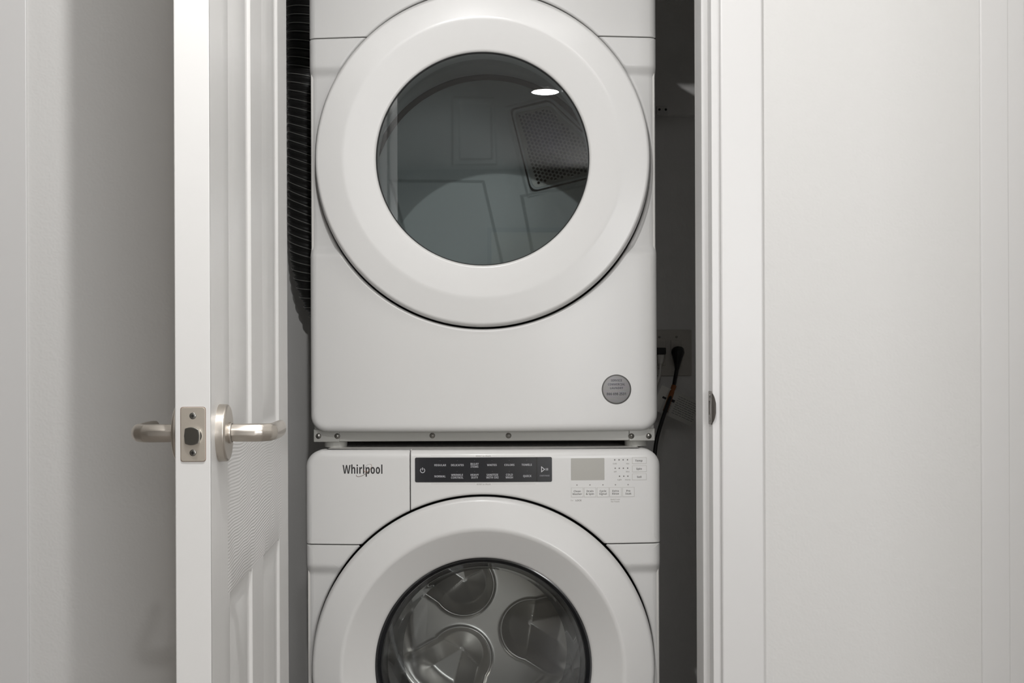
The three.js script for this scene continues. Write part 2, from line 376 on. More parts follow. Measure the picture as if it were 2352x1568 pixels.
    part('lever', sweep(rowsL, V(0, 1, 0), 36), M.nickel, h);
  }
  // latch face plate on the edge (faces +x of the door)
  const lp = group('latch', door); lp.position.set(W, yo - (994 - CY) / F * 1.404, -TH / 2 - 0.0003);
  const rr = (w, h, r) => { const s = new THREE.Shape(); s.moveTo(-w + r, -h); s.lineTo(w - r, -h); s.quadraticCurveTo(w, -h, w, -h + r); s.lineTo(w, h - r); s.quadraticCurveTo(w, h, w - r, h); s.lineTo(-w + r, h); s.quadraticCurveTo(-w, h, -w, h - r); s.lineTo(-w, -h + r); s.quadraticCurveTo(-w, -h, -w + r, -h); return s; };
  const plate = new THREE.ExtrudeGeometry(rr(0.0132, 0.0299, 0.003), { depth: 0.0012, bevelEnabled: true, bevelSize: 0.0004, bevelThickness: 0.0004, bevelSegments: 2 }); plate.rotateY(Math.PI / 2);
  part('face_plate', plate, M.brass, lp, 'satin nickel latch face plate');
  const mort = new THREE.ExtrudeGeometry(rr(0.0142, 0.0309, 0.0035), { depth: 0.0004, bevelEnabled: false }); mort.rotateY(Math.PI / 2);
  part('mortise_edge', mort, std('#8f7a6c', 0.7), lp);
  const bz = new THREE.ExtrudeGeometry((() => { const s = new THREE.Shape(); s.absarc(0, 0, 0.0098, 0, Math.PI * 2); return s; })(), { depth: 0.0004, bevelEnabled: false }); bz.rotateY(Math.PI / 2); bz.translate(0.0014, -0.0018, 0);
  part('bolt_opening', bz, M.slot, lp);
  { // the bolt: a rounded D with a sloping nose
    const s = new THREE.Shape(); s.moveTo(-0.007, -0.0075); s.quadraticCurveTo(-0.0085, 0, -0.007, 0.0075); s.quadraticCurveTo(0, 0.0105, 0.0065, 0.0068); s.quadraticCurveTo(0.0088, 0, 0.0065, -0.0068); s.quadraticCurveTo(0, -0.0105, -0.007, -0.0075);
    const g = new THREE.ExtrudeGeometry(s, { depth: 0.010, bevelEnabled: true, bevelSize: 0.0012, bevelThickness: 0.0012, bevelSegments: 3 });
    g.rotateY(Math.PI / 2);
    const p = g.attributes.position; for (let i = 0; i < p.count; i++) if (p.getX(i) > 0.004) p.setX(i, p.getX(i) * (0.62 - 30 * p.getZ(i)));
    g.computeVertexNormals(); g.translate(0.0012, -0.0018, 0);
    part('bolt', g, M.steelDark, lp);
  }
  for (const dy of [-0.0208, 0.0208]) {
    const g = latheZ([[0.0001, 0.0008], [0.0028, 0.0008], [0.0038, 0.0002]], 24); g.rotateY(Math.PI / 2); g.translate(0.0016, dy, 0);
    const sc = part('screw', g, M.screw, lp);
    const cross = merge([box(0.0023, 0.0026, dy - 0.0019, dy + 0.0019, -0.0005, 0.0005), box(0.0023, 0.0026, dy - 0.0005, dy + 0.0005, -0.0019, 0.0019)]);
    part('screw_slot', cross, M.slot, lp);
  }
}

// ───────────────────────── laundry machines ─────────────────────────
const HW = 0.343;                                            // half width of both machines
/** signed distance to a rounded rectangle, negative inside; radii [bottom, top] */
function sdRound(x, y, hw, yb, yt, rb, rt) {
  const cy = (yb + yt) / 2, hh = (yt - yb) / 2, r = y > cy ? rt : rb;
  const qx = Math.abs(x) - hw + r, qy = Math.abs(y - cy) - hh + r;
  return Math.hypot(Math.max(qx, 0), Math.max(qy, 0)) + Math.min(Math.max(qx, qy), 0) - r;
}
const roll = (d, r) => (d >= r ? 0 : r - Math.sqrt(Math.max(0, r * r - (r - Math.max(d, 0)) ** 2)));
/** A pressed front panel round a circular opening, as a polar mesh about the door's centre. */
function frontPanel({ R, outer, inside, bands, zfun, back = 0.03, from = 0, to = Math.PI * 2, special = [] }) {
  const th = new Set(); const N = 720;
  for (let i = 0; i <= N; i++) th.add(lerp(from, to, i / N));
  for (const s of special) { let a = s; while (a < from) a += Math.PI * 2; while (a > to) a -= Math.PI * 2; if (a >= from && a <= to) { th.add(a); th.add(a - 1e-4); th.add(a + 1e-4); } }
  const T2 = [...th].sort((a, b) => a - b);
  const C = [0, 0.0004, 0.0009, 0.0016, 0.0025, 0.0036, 0.005, 0.0068, 0.009, 0.012, 0.016];
  const pos = [], idx = [], MID = 26, cols = C.length * 2 + MID + 2;
  let prev = -1;
  for (const a of T2) {
    const c = Math.cos(a), s = Math.sin(a);
    // first and last point of the ray that lie inside the panel
    const [r0, r1] = bands(c, s, a);
    if (!(r1 - r0 > 2e-4)) { prev = -1; continue; }
    const L = r1 - r0, k = Math.min(1, L * 0.45 / C.at(-1));
    const rs = [...C.map((q) => r0 + q * k)];
    const a0 = r0 + C.at(-1) * k, a1 = r1 - C.at(-1) * k;
    for (let i = 1; i <= MID; i++) rs.push(lerp(a0, a1, i / (MID + 1)));
    for (let i = C.length - 1; i >= 0; i--) rs.push(r1 - C[i] * k);
    const start = pos.length / 3;
    const push = (r, dz) => { const x = r * c, y = r * s; pos.push(x, y, zfun(x, y, r) - dz); };
    push(rs[0], back); rs.forEach((r) => push(r, 0)); push(rs.at(-1), back);
    if (prev >= 0) for (let i = 0; i < cols - 1; i++) { const p = prev + i, q = start + i; idx.push(p, p + 1, q, p + 1, q + 1, q); }
    prev = start;
  }
  const g = new THREE.BufferGeometry();
  g.setAttribute('position', new THREE.Float32BufferAttribute(pos, 3)); g.setIndex(idx); g.computeVertexNormals();
  planarUV(g);
  return g;
}
const rayOut = (c, s, sd) => { let lo = 0, hi = 2; for (let i = 0; i < 46; i++) { const m = (lo + hi) / 2; if (sd(m * c, m * s) < 0) lo = m; else hi = m; } return lo; };
const GAP = 0.0032;                                          // between a door ring and its panel
const bow = (x, B) => B * (1 - (x / HW) ** 2);
const scoop = (x, y, h, deep) => deep * sstep(h + 0.010, h - 0.012, Math.abs(y)) * sstep(0.16, HW, Math.abs(x));
const angs = (...pts) => pts.map(([x, y]) => Math.atan2(y, x));
/** open-fronted sheet metal cabinet: a folded wrapper with rounded corners and a back */
function cabinet(hw, yb, yt, z0, z1, rb, rt, t = 0.004) {
  const rr = (P, w, b, u, r1, r2) => { P.moveTo(-w + r1, b); P.lineTo(w - r1, b); P.quadraticCurveTo(w, b, w, b + r1); P.lineTo(w, u - r2); P.absarc(w - r2, u - r2, r2, 0, Math.PI / 2, false); P.lineTo(-w + r2, u); P.absarc(-w + r2, u - r2, r2, Math.PI / 2, Math.PI, false); P.lineTo(-w, b + r1); P.quadraticCurveTo(-w, b, -w + r1, b); return P; };
  const s = rr(new THREE.Shape(), hw, yb, yt, rb, rt); s.holes.push(rr(new THREE.Path(), hw - t, yb + t, yt - t, Math.max(0.002, rb - t), Math.max(0.002, rt - t)));
  const g = new THREE.ExtrudeGeometry(s, { depth: z0 - z1 - t, bevelEnabled: false, curveSegments: 10 }); g.translate(0, 0, z1 + t);
  const b = new THREE.ExtrudeGeometry(rr(new THREE.Shape(), hw, yb, yt, rb, rt), { depth: t, bevelEnabled: false, curveSegments: 10 }); b.translate(0, 0, z1);
  return merge([g, b]);
}
function roundScrew(x, y, z, r = 0.0045) { const g = latheZ([[0.0001, 0.0026], [r * 0.55, 0.0022], [r, 0.0008], [r * 1.25, 0.0002], [r * 1.25, -0.001]], 20); g.translate(x, y, z); return g; }

// ── dryer ──
{
  const D = 2.4547, cU = px(1108.5, 364.5, 2.4287), R = 0.3285;
  const t = thing('clothes_dryer', 'white front loading tumble dryer stacked on the washing machine', 'dryer', [cU.x, cU.y, EYE_Z - D]);
  const yb = -0.1305 + EYE_Y - cU.y, yt = yb + 0.965, ys = (364.5 - 81) * 2.44 / F, B = 0.022;
  const body = (x, y) => sdRound(x, y, HW, yb, yt, 0.032, 0.032);
  const base = (x, y, r) => bow(x, B) - scoop(x, y, 0.178, 0.011) - roll(r - (R + GAP), 0.006);
  const lowSd = (x, y) => Math.max(body(x, y), y - (ys - 0.0009));
  const xc = Math.sqrt((R + GAP) ** 2 - ys * ys);
  const sp = angs([HW, ys], [-HW, ys], [xc, ys], [-xc, ys], [HW, yb + 0.032], [-HW, yb + 0.032], [HW - 0.032, yb], [-HW + 0.032, yb], [HW, yt], [-HW, yt]);
  part('front_panel', frontPanel({ bands: (c, s) => [R + GAP, rayOut(c, s, lowSd)], zfun: (x, y, r) => base(x, y, r) - roll(-body(x, y), 0.014) - roll(ys - 0.0009 - y, 0.0016), special: sp, from: -Math.PI * 1.5, to: Math.PI * 0.5 }), M.enamel, t);
  part('upper_panel', frontPanel({ bands: (c, s) => (s <= 0.01 ? [0, 0] : [Math.max(R + GAP, (ys + 0.0009) / s), rayOut(c, s, body)]), zfun: (x, y, r) => base(x, y, r) - roll(-body(x, y), 0.014) - roll(y - ys - 0.0009, 0.0016), special: sp, from: 0, to: Math.PI }), M.enamel, t);
  part('cabinet', cabinet(HW - 0.003, yb + 0.003, yt, -0.012, -0.655, 0.03, 0.02), M.cabinet, t);
  // base rail with its screws and feet
  const zr = -0.022, rail = part('base_rail', merge([rbox(-HW + 0.005, HW - 0.005, yb - 0.0205, yb + 0.012, -0.6, zr, 0.0015), rbox(-HW + 0.004, -HW + 0.055, yb - 0.021, yb + 0.004, zr - 0.01, zr + 0.003, 0.001), rbox(HW - 0.055, HW - 0.004, yb - 0.021, yb + 0.004, zr - 0.01, zr + 0.003, 0.001)]), M.metalBase, t, 'grey metal base rail');
  for (const [u, v] of [[732, 1001], [775, 1001], [993, 1000], [1168, 1000], [1450, 1001], [1490, 1001]]) { const p = px(u, v, D - zr); part('screw', roundScrew(p.x - t.position.x, p.y - t.position.y, u < 800 || u > 1400 ? zr + 0.003 : zr), M.screw, rail); }
  const footY = yb - 0.0205, wtop = EYE_Y - 0.1630 - cU.y;
  for (const x of [-0.300, 0.305]) for (const z of [-0.055, -0.58]) { const g = new THREE.CylinderGeometry(0.0235, 0.0225, footY - wtop, 36); g.translate(x, (footY + wtop) / 2, z); part('foot', g, M.foot, t); }
  // round metal sticker
  {
    const p = px(1416.5, 894, 2.44), bx = p.x - t.position.x, by = p.y - t.position.y, r = 0.0292;
    const tex = canvasTexture(256, 256, (g, w) => {
      g.fillStyle = '#74726f'; g.fillRect(0, 0, w, w);
      for (let i = 0; i < 900; i++) { g.fillStyle = `rgba(${rnd() > 0.5 ? 255 : 0},${rnd() > 0.5 ? 255 : 0},255,0.03)`; g.fillRect(rnd() * w, rnd() * w, 20 + rnd() * 60, 1); }
      g.strokeStyle = '#3f3d3a'; g.lineWidth = 12; g.beginPath(); g.arc(128, 128, 123, 0, 7); g.stroke();
      g.fillStyle = '#211f29'; g.textAlign = 'center'; g.font = 'bold 25px sans-serif';
      [['SERVICE', 60], ['COMMERCIAL', 94], ['LAUNDRY', 126]].forEach(([s, y]) => g.fillText(s, 128, y, 150));
      g.fillStyle = '#6d6a62'; g.fillRect(40, 140, 176, 2);
      g.fillStyle = '#1d1b22'; g.font = 'bold 30px sans-serif'; g.fillText('866 698 2531', 128, 178, 172);
    });
    const pos = [], uv = [], idx = [], zf = (x, y) => bow(x, B) - scoop(x, y, 0.178, 0.011) + 0.0004;
    pos.push(bx, by, zf(bx, by) + 0.0003); uv.push(0.5, 0.5);
    for (let k = 0; k < 2; k++) for (let i = 0; i < 64; i++) { const a = i / 64 * Math.PI * 2, x = bx + r * Math.cos(a), y = by + r * Math.sin(a); pos.push(x, y, zf(x, y) + (k ? -0.0008 : 0.0002)); uv.push(0.5 + 0.5 * Math.cos(a), 0.5 + 0.5 * Math.sin(a)); }
    for (let i = 0; i < 64; i++) { const j = (i + 1) % 64; idx.push(0, 1 + i, 1 + j, 1 + i, 65 + i, 1 + j, 1 + j, 65 + i, 65 + j); }
    const g = new THREE.BufferGeometry(); g.setAttribute('position', new THREE.Float32BufferAttribute(pos, 3)); g.setAttribute('uv', new THREE.Float32BufferAttribute(uv, 2)); g.setIndex(idx); g.computeVertexNormals();
    part('round_sticker', g, std('#ffffff', 0.38, { map: tex, metalness: 0.35 }), t, 'round silver sticker with dark lettering');
  }
  // door: ring, flat window, dark seal line
  const door = group('door', t);
  part('door_ring', latheZ(filleted([[R - 0.004, -0.03], [R - 0.0035, 0.012], [R - 0.001, 0.016, 0.002], [R, 0.021, 0.003], [R - 0.0045, 0.0365, 0.005], [0.272, 0.0376, 0.004], [0.2105, 0.0305, 0.003], [0.2082, 0.0275, 0.001], [0.2078, 0.012]]), 192), M.ring, door);
  part('window_glass', (() => { const pr = []; for (let i = 0; i <= 24; i++) { const r = Math.max(0.0001, 0.2079 * i / 24); pr.push([r, 0.0262 - r * r / 28]); } return latheZ(pr.reverse(), 128); })(), M.dryerGlass, door, 'tinted round window');
  part('window_seal', latheZ([[0.2079, 0.0265], [0.2064, 0.0265], [0.2060, 0.019], [0.2079, 0.019]], 128), M.gasket, door, 'thin black seal line');
  part('door_back', latheZ([[0.2078, 0.012], [0.2078, -0.03], [0.232, -0.045], [0.30, -0.045], [0.318, -0.025], [0.318, 0.0]], 128), M.drumGrey, door);
  // drum seen through the window
  const drum = group('drum', t), zb = D - 2.95, RD = 0.312, RS = 0.279;
  part('drum_wall', latheZ([[0.240, -0.032], [0.244, -0.05], [0.30, -0.06], [RD, -0.075], [RD, zb + 0.02], [RD - 0.006, zb + 0.006], [RS + 0.012, zb + 0.002], [RS + 0.0062, zb + 0.004]], 128), M.drumGrey, drum);
  part('rear_seal', latheZ([[RS + 0.0068, zb + 0.002], [RS + 0.0062, zb + 0.0048], [RS - 0.0062, zb + 0.0048], [RS - 0.0068, zb - 0.001]], 192), M.felt, drum, 'dark felt seal groove');
  // rear bulkhead with pressed panels
  const L2 = (u, v) => { const p = px(u, v, 2.95); return [p.x - t.position.x, p.y - t.position.y]; };
  const sdPoly = (pts, x, y, r) => { let m = -1e9; for (let i = 0; i < pts.length; i++) { const [ax, ay] = pts[i], [bx, by] = pts[(i + 1) % pts.length]; const l = Math.hypot(bx - ax, by - ay); m = Math.max(m, ((x - ax) * (by - ay) - (y - ay) * (bx - ax)) / l); } return m; };
  const ccw = (p) => { let a = 0; p.forEach(([x, y], i) => { const [x2, y2] = p[(i + 1) % p.length]; a += x * y2 - x2 * y; }); return a > 0 ? p : p.slice().reverse(); };
  const pentagon = ccw([[1176, 255], [1262, 235], [1366, 333], [1386, 398], [1222, 438]].map(([u, v]) => L2(u, v)));
  const padA = ccw([[1055, 236], [1128, 238], [1130, 365], [1056, 366]].map(([u, v]) => L2(u, v)));
  const padO = ccw([[1040, 224], [1134, 226], [1140, 377], [1040, 378]].map(([u, v]) => L2(u, v)));
  const padB = ccw([[900, 417], [1109, 419], [1160, 640], [960, 640]].map(([u, v]) => L2(u, v)));
  const padC = ccw([[1200, 452], [1345, 428], [1345, 560], [1240, 660], [1236, 640]].map(([u, v]) => L2(u, v)));
  const bz = (x, y) => {
    let z = 0;
    z += 0.003 * sstep(0.004, -0.002, sdPoly(padO, x, y)) - 0.003 * sstep(0.003, -0.003, sdPoly(padA, x, y));
    z += 0.008 * sstep(0.006, -0.003, sdPoly(padB, x, y)) + 0.008 * sstep(0.006, -0.003, sdPoly(padC, x, y));
    const q = sdPoly(pentagon, x, y);
    z += 0.004 * sstep(0.016, 0.010, q) * sstep(0.000, 0.005, q) - 0.004 * sstep(0.002, -0.003, q);
    return zb + z;
  };
  {
    const pos = [], idx = [], NR = 150, NT = 480;
    pos.push(0, 0, bz(0, 0));
    for (let i = 1; i <= NR; i++) for (let k = 0; k < NT; k++) { const r = (RS - 0.006) * i / NR, a = k / NT * Math.PI * 2, x = r * Math.cos(a), y = r * Math.sin(a); pos.push(x, y, bz(x, y)); }
    for (let k = 0; k < NT; k++) idx.push(0, 1 + k, 1 + (k + 1) % NT);
    for (let i = 0; i < NR - 1; i++) for (let k = 0; k < NT; k++) { const a = 1 + i * NT + k, b = 1 + i * NT + (k + 1) % NT; idx.push(a, a + NT, b, b, a + NT, b + NT); }
    // leave the outlet open behind the grille
    const keep = []; for (let i = 0; i < idx.length; i += 3) { const cx = (pos[idx[i] * 3] + pos[idx[i + 1] * 3] + pos[idx[i + 2] * 3]) / 3, cy = (pos[idx[i] * 3 + 1] + pos[idx[i + 1] * 3 + 1] + pos[idx[i + 2] * 3 + 1]) / 3; if (sdPoly(pentagon, cx, cy) > -0.012) keep.push(idx[i], idx[i + 1], idx[i + 2]); }
    const g = new THREE.BufferGeometry(); g.setAttribute('position', new THREE.Float32BufferAttribute(pos, 3)); g.setIndex(keep); g.computeVertexNormals(); planarUV(g);
    part('rear_bulkhead', g, M.bulkhead, drum, 'grey pressed rear wall');
  }
  {
    // perforated outlet grille
    const s = new THREE.Shape(); const cx = pentagon.reduce((a, p) => a + p[0], 0) / 5, cy = pentagon.reduce((a, p) => a + p[1], 0) / 5;
    const shrink = pentagon.map(([x, y]) => { const l = Math.hypot(x - cx, y - cy); return [x - (x - cx) / l * 0.007, y - (y - cy) / l * 0.007]; });
    shrink.forEach((p, i) => { const n = shrink[(i + 1) % 5], q = shrink[(i + 4) % 5]; const a = [lerp(p[0], q[0], 0.09), lerp(p[1], q[1], 0.09)], b = [lerp(p[0], n[0], 0.09), lerp(p[1], n[1], 0.09)]; if (i) s.lineTo(...a); else s.moveTo(...a); s.quadraticCurveTo(p[0], p[1], b[0], b[1]); });
    s.closePath();
    const e1 = [shrink[1][0] - shrink[0][0], shrink[1][1] - shrink[0][1]], tilt = -0.20, pitch = 0.0094, hr = 0.0035;
    const cosT = Math.cos(tilt), sinT = Math.sin(tilt);
    for (let j = -16; j <= 16; j++) for (let i = -16; i <= 16; i++) {
      const a = (i + (j & 1) * 0.5) * pitch, b = j * pitch * 0.866, x = cx + a * cosT - b * sinT, y = cy + a * sinT + b * cosT;
      if (sdPoly(pentagon, x, y) > -0.0125) continue;
      const h = new THREE.Path(); for (let k = 0; k < 8; k++) { const w = -k / 8 * Math.PI * 2; if (k) h.lineTo(x + hr * Math.cos(w), y + hr * Math.sin(w)); else h.moveTo(x + hr * Math.cos(w), y + hr * Math.sin(w)); } h.closePath(); s.holes.push(h);
    }
    const g = new THREE.ExtrudeGeometry(s, { depth: 0.0012, bevelEnabled: false }); g.translate(0, 0, zb - 0.005);
    part('lint_grille', g, M.grille, drum, 'perforated metal outlet grille');
    const grown = (k, P) => { const q = pentagon.map(([x, y]) => { const l = Math.hypot(x - cx, y - cy); return [x + (x - cx) / l * k, y + (y - cy) / l * k]; }); q.forEach((p, i) => { const n = q[(i + 1) % 5], o = q[(i + 4) % 5], a = [lerp(p[0], o[0], 0.1), lerp(p[1], o[1], 0.1)], b = [lerp(p[0], n[0], 0.1), lerp(p[1], n[1], 0.1)]; if (i) P.lineTo(...a); else P.moveTo(...a); P.quadraticCurveTo(p[0], p[1], b[0], b[1]); }); P.closePath(); return P; };
    const rim = grown(0.0005, new THREE.Shape()); rim.holes.push(grown(-0.0045, new THREE.Path()));
    const rg = new THREE.ExtrudeGeometry(rim, { depth: 0.006, bevelEnabled: true, bevelSize: 0.0008, bevelThickness: 0.001, bevelSegments: 2 }); rg.translate(0, 0, zb - 0.004);
    part('grille_rim', rg, M.bulkhead, drum);
    const gapS = grown(0.0065, new THREE.Shape()); gapS.holes.push(grown(0.0015, new THREE.Path()));
    const gg = new THREE.ExtrudeGeometry(gapS, { depth: 0.001, bevelEnabled: false }); gg.translate(0, 0, zb + 0.0042);
    part('grille_gasket', gg, M.felt, drum);
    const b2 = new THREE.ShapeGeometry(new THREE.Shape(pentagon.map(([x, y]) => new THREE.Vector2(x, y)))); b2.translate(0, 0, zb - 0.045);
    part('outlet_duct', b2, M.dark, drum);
  }
}

// ── washing machine ──
{
  const D = 2.4036, cU = px(1110.5, 1529.5, 2.3986), R = 0.3285;
  const t = thing('washing_machine', 'white front loading washing machine with dark touch strip under the dryer', 'washing machine', [cU.x, cU.y, EYE_Z - D]);
  const yt = EYE_Y - 0.1630 - cU.y, yb = -cU.y + 0.02, ys = (1529.5 - 1248) * 2.39 / F, xs = (944 - 1110.5) * 2.385 / F, B = 0.02;
  const body = (x, y) => sdRound(x, y, HW, yb, yt, 0.02, 0.034);
  const surf = (x, y) => bow(x, B) - scoop(x, y, 0.187, 0.011);
  const base = (x, y, r) => surf(x, y) - roll(r - (R + GAP), 0.006);
  const half = 0.0009, rim = 0.014;
  const rc = R + GAP, xc = Math.sqrt(rc * rc - ys * ys), yc2 = Math.sqrt(rc * rc - xs * xs);
  const sp = angs([HW, ys], [-HW, ys], [xc, ys], [-xc, ys], [xs, yt], [xs, yc2], [HW, yt - 0.034], [-HW, yt - 0.034], [HW - 0.034, yt], [-HW + 0.034, yt], [HW, yb], [-HW, yb]);
  const lowSd = (x, y) => Math.max(body(x, y), y - (ys - half));
  part('front_panel', frontPanel({ bands: (c, s) => [rc, rayOut(c, s, lowSd)], zfun: (x, y, r) => base(x, y, r) - roll(-body(x, y), rim) - roll(ys - half - y, 0.0016), special: sp, from: -Math.PI * 1.5, to: Math.PI * 0.5 }), M.enamel, t);
  // detergent drawer front, with the maker's lettering printed on it
  const DX0 = -HW, DX1 = xs, DY0 = ys - 0.02, DY1 = yt;
  const base8 = '#dddcda';
  const drawerTex = canvasTexture(1024, 1024, (g, w, h) => {
    g.fillStyle = base8; g.fillRect(0, 0, w, h);
    const sx = w / (DX1 - DX0), sy = h / (DY1 - DY0);
    const at = (u, v) => { const p = px(u, v, 2.39); return [(p.x - cU.x - DX0) * sx, (DY1 - (p.y - cU.y)) * sy]; };
    const [x0, y0] = at(786, 1088), [x1] = at(880, 1088);
    const k = 200;
    g.font = `bold ${k}px sans-serif`; const mw = g.measureText('Whirlpool').width;
    const cap = (at(0, 1088)[1] - at(0, 1068)[1]) / 0.72;
    g.save(); g.translate(x0, y0); g.scale((x1 - x0) / mw, cap / k); g.fillStyle = '#2e2c2c'; g.fillText('Whirlpool', 0, 0); g.restore();
    g.lineCap = 'round';
    const P = (u, v) => at(u, v);
    const curve = (pts, col, lw) => { g.strokeStyle = col; g.lineWidth = lw; g.beginPath(); g.moveTo(...P(...pts[0])); g.bezierCurveTo(...P(...pts[1]), ...P(...pts[2]), ...P(...pts[3])); g.stroke(); };
    curve([[818, 1091], [817, 1099], [836, 1094], [848, 1080]], '#5a4638', 4.5);
    curve([[848, 1080], [854, 1073], [855, 1066], [850, 1066]], '#8a6a50', 3.5);
    curve([[850, 1066], [844, 1065], [838, 1071], [836, 1078]], '#8f8a86', 2.5);
    curve([[836, 1078], [835, 1084], [839, 1085], [843, 1082]], '#93563c', 3.5);
  });
  const drawer = frontPanel({ bands: (c, s) => (s <= 0.01 || c >= 0 ? [0, 0] : [Math.max(rc, (ys + half) / s, (xs - half) / c), rayOut(c, s, body)]), zfun: (x, y, r) => base(x, y, r) - roll(-body(x, y), rim) - roll(y - ys - half, 0.0016) - roll(xs - half - x, 0.0012), special: sp, from: Math.PI / 2, to: Math.PI });
  planarUV(drawer, DX0, DY0, DX1 - DX0, DY1 - DY0);
  part('detergent_drawer', drawer, phys('#ffffff', 0.42, { clearcoat: 0.15, clearcoatRoughness: 0.2, map: drawerTex }), t, 'drawer front with dark maker lettering');
  // console with printed legends
  const KX0 = xs, KX1 = HW, KY0 = ys - 0.02, KY1 = yt;
  const inConsole = (u, v) => { const p = px(u, v, 2.385); return [p.x - cU.x, p.y - cU.y]; };
  const consoleTex = canvasTexture(2048, 1024, (g, w, h) => {
    g.fillStyle = base8; g.fillRect(0, 0, w, h);
    const sx = w / (KX1 - KX0), sy = h / (KY1 - KY0);
    const at = (u, v) => { const [x, y] = inConsole(u, v); return [(x - KX0) * sx, (KY1 - y) * sy]; };
    const ps = at(1101, 1040)[0] - at(1100, 1040)[0], pv = at(1100, 1041)[1] - at(1100, 1040)[1];
    const text = (s, u, v, size, col, maxw, weight = 'bold') => { const [x, y] = at(u, v); g.save(); g.translate(x, y); g.scale(ps, pv); g.fillStyle = col; g.font = `${weight} ${size}px sans-serif`; g.textAlign = 'center'; g.textBaseline = 'middle'; g.fillText(s, 0, 0, maxw); g.restore(); };
    const dot = (u, v, r, col) => { const [x, y] = at(u, v); g.fillStyle = col; g.beginPath(); g.ellipse(x, y, r * ps, r * pv, 0, 0, 7); g.fill(); };
    const line = (u0, v0, u1, v1, col, lw) => { g.strokeStyle = col; g.lineWidth = lw * ps; g.beginPath(); g.moveTo(...at(u0, v0)); g.lineTo(...at(u1, v1)); g.stroke(); };
    const soft = '#a09d98', ink = '#5f5d59';
    const outline = (u0, v0, u1, v1) => { const [a, b] = at(u0, v0), [c, d] = at(u1, v1); g.strokeStyle = '#bab7b2'; g.lineWidth = 0.9 * ps; g.strokeRect(a, b, c - a, d - b); };
    for (const v of [1058.5, 1077.5, 1096]) outline(1453.6, v - 6.9, 1486.9, v + 6.9);
    for (const u of [1326, 1355.5, 1385.5, 1414.7, 1444.8]) outline(u - 13.6, 1120.1, u + 13.6, 1141.4);
    line(990, 1046, 1090, 1046, '#c4c1bc', 0.8); line(1130, 1046, 1228, 1046, '#c4c1bc', 0.8); text('WHAT to Wash', 1110, 1046.5, 5, soft, 38);
    line(990, 1111, 1092, 1111, '#b9b6b1', 0.8); line(1130, 1111, 1230, 1111, '#b9b6b1', 0.8); text('HOW to Wash', 1111, 1111.5, 5, soft, 36);
    for (const [v, us] of [[1056.7, [1413, 1423, 1432.5, 1442.5]], [1076, [1414, 1423.5, 1433, 1443]], [1094.5, [1424, 1434, 1443.5]]]) us.forEach((u) => dot(u, v, 1.6, '#6d6a66'));
    for (const [u, v, s] of [[1413, 1065.5, 'Cold'], [1443, 1065.5, 'Hot'], [1414, 1084, 'Off'], [1443, 1084, 'Max'], [1424, 1102.5, 'Light'], [1443, 1102.5, 'Heavy']]) text(s, u, v, 4.2, '#9b9893', 14);
    for (const u of [1325.5, 1355.5, 1385.5, 1414.5, 1444]) dot(u, 1114, 1.5, '#8d8a85');
    [['Clean', 'Washer', 1326], ['Drain', '& Spin', 1355.5], ['Cycle', 'Signal', 1385.5], ['Extra', 'Rinse', 1414.7], ['Pre', 'Soak', 1444.5]].forEach(([a, b, u]) => { text(a, u, 1128, 6.2, ink, 21); text(b, u, 1134.3, 6.2, ink, 22); });
    [['Temp', 1469, 1058.5], ['Spin', 1469.5, 1077.5], ['Soil', 1470, 1096]].forEach(([s, u, v]) => text(s, u, v, 6.4, '#4e4b48', 19));
    text('For', 1314, 1149.5, 4.6, soft, 9, 'normal'); text('LOCK', 1329, 1149.5, 5.5, '#7d7a75', 18);
    text('Hold 3 sec', 1414, 1148, 4.6, soft, 24); text('for Fresh', 1414, 1153, 4.6, soft, 22);
  });
  const consoleMat = phys('#ffffff', 0.38, { clearcoat: 0.2, clearcoatRoughness: 0.15, map: consoleTex });
  const con = frontPanel({ bands: (c, s) => (s <= 0.01 ? [0, 0] : [Math.max(rc, (ys + half) / s), Math.min(rayOut(c, s, body), c < 0 ? (xs + half) / c : 9)]), zfun: (x, y, r) => base(x, y, r) - roll(-body(x, y), rim) - roll(y - ys - half, 0.0016) - roll(x - xs - half, 0.0012), special: sp, from: 0, to: Math.PI });
  planarUV(con, KX0, KY0, KX1 - KX0, KY1 - KY0);
  const panel = part('control_panel', con, consoleMat, t, 'white console with printed legends');
  /** a thin plate that follows the console, rounded corners; UV across its own rectangle or the console's */
  function plateOn(u0, v0, u1, v1, r, lift, own = true) {
    const [x0, y1] = inConsole(u0, v0), [x1, y0] = inConsole(u1, v1), nx = 40, ny = 10, pos = [], uv = [], idx = [];
    const cx = (x0 + x1) / 2, cy = (y0 + y1) / 2, hx = (x1 - x0) / 2, hy = (y1 - y0) / 2;
    const ring = [];                                          // rounded outline
    for (const [sx, sy, a0] of [[1, 1, 0], [-1, 1, 1], [-1, -1, 2], [1, -1, 3]]) for (let k = 0; k <= 5; k++) { const a = (a0 + k / 5) * Math.PI / 2; ring.push([cx + sx * (hx - r) + r * Math.cos(a), cy + sy * (hy - r) + r * Math.sin(a)]); }
    const sh = new THREE.Shape(ring.map(([x, y]) => new THREE.Vector2(x, y)));
    const pts = []; // subdivide long edges by building strips along x
    const xsList = []; for (let i = 0; i <= nx; i++) xsList.push(lerp(x0, x1, i / nx)); for (const q of [0.1, 0.3, 0.6]) { xsList.push(x0 + r * q, x1 - r * q); } xsList.push(x0 + r, x1 - r); xsList.sort((a, b) => a - b);
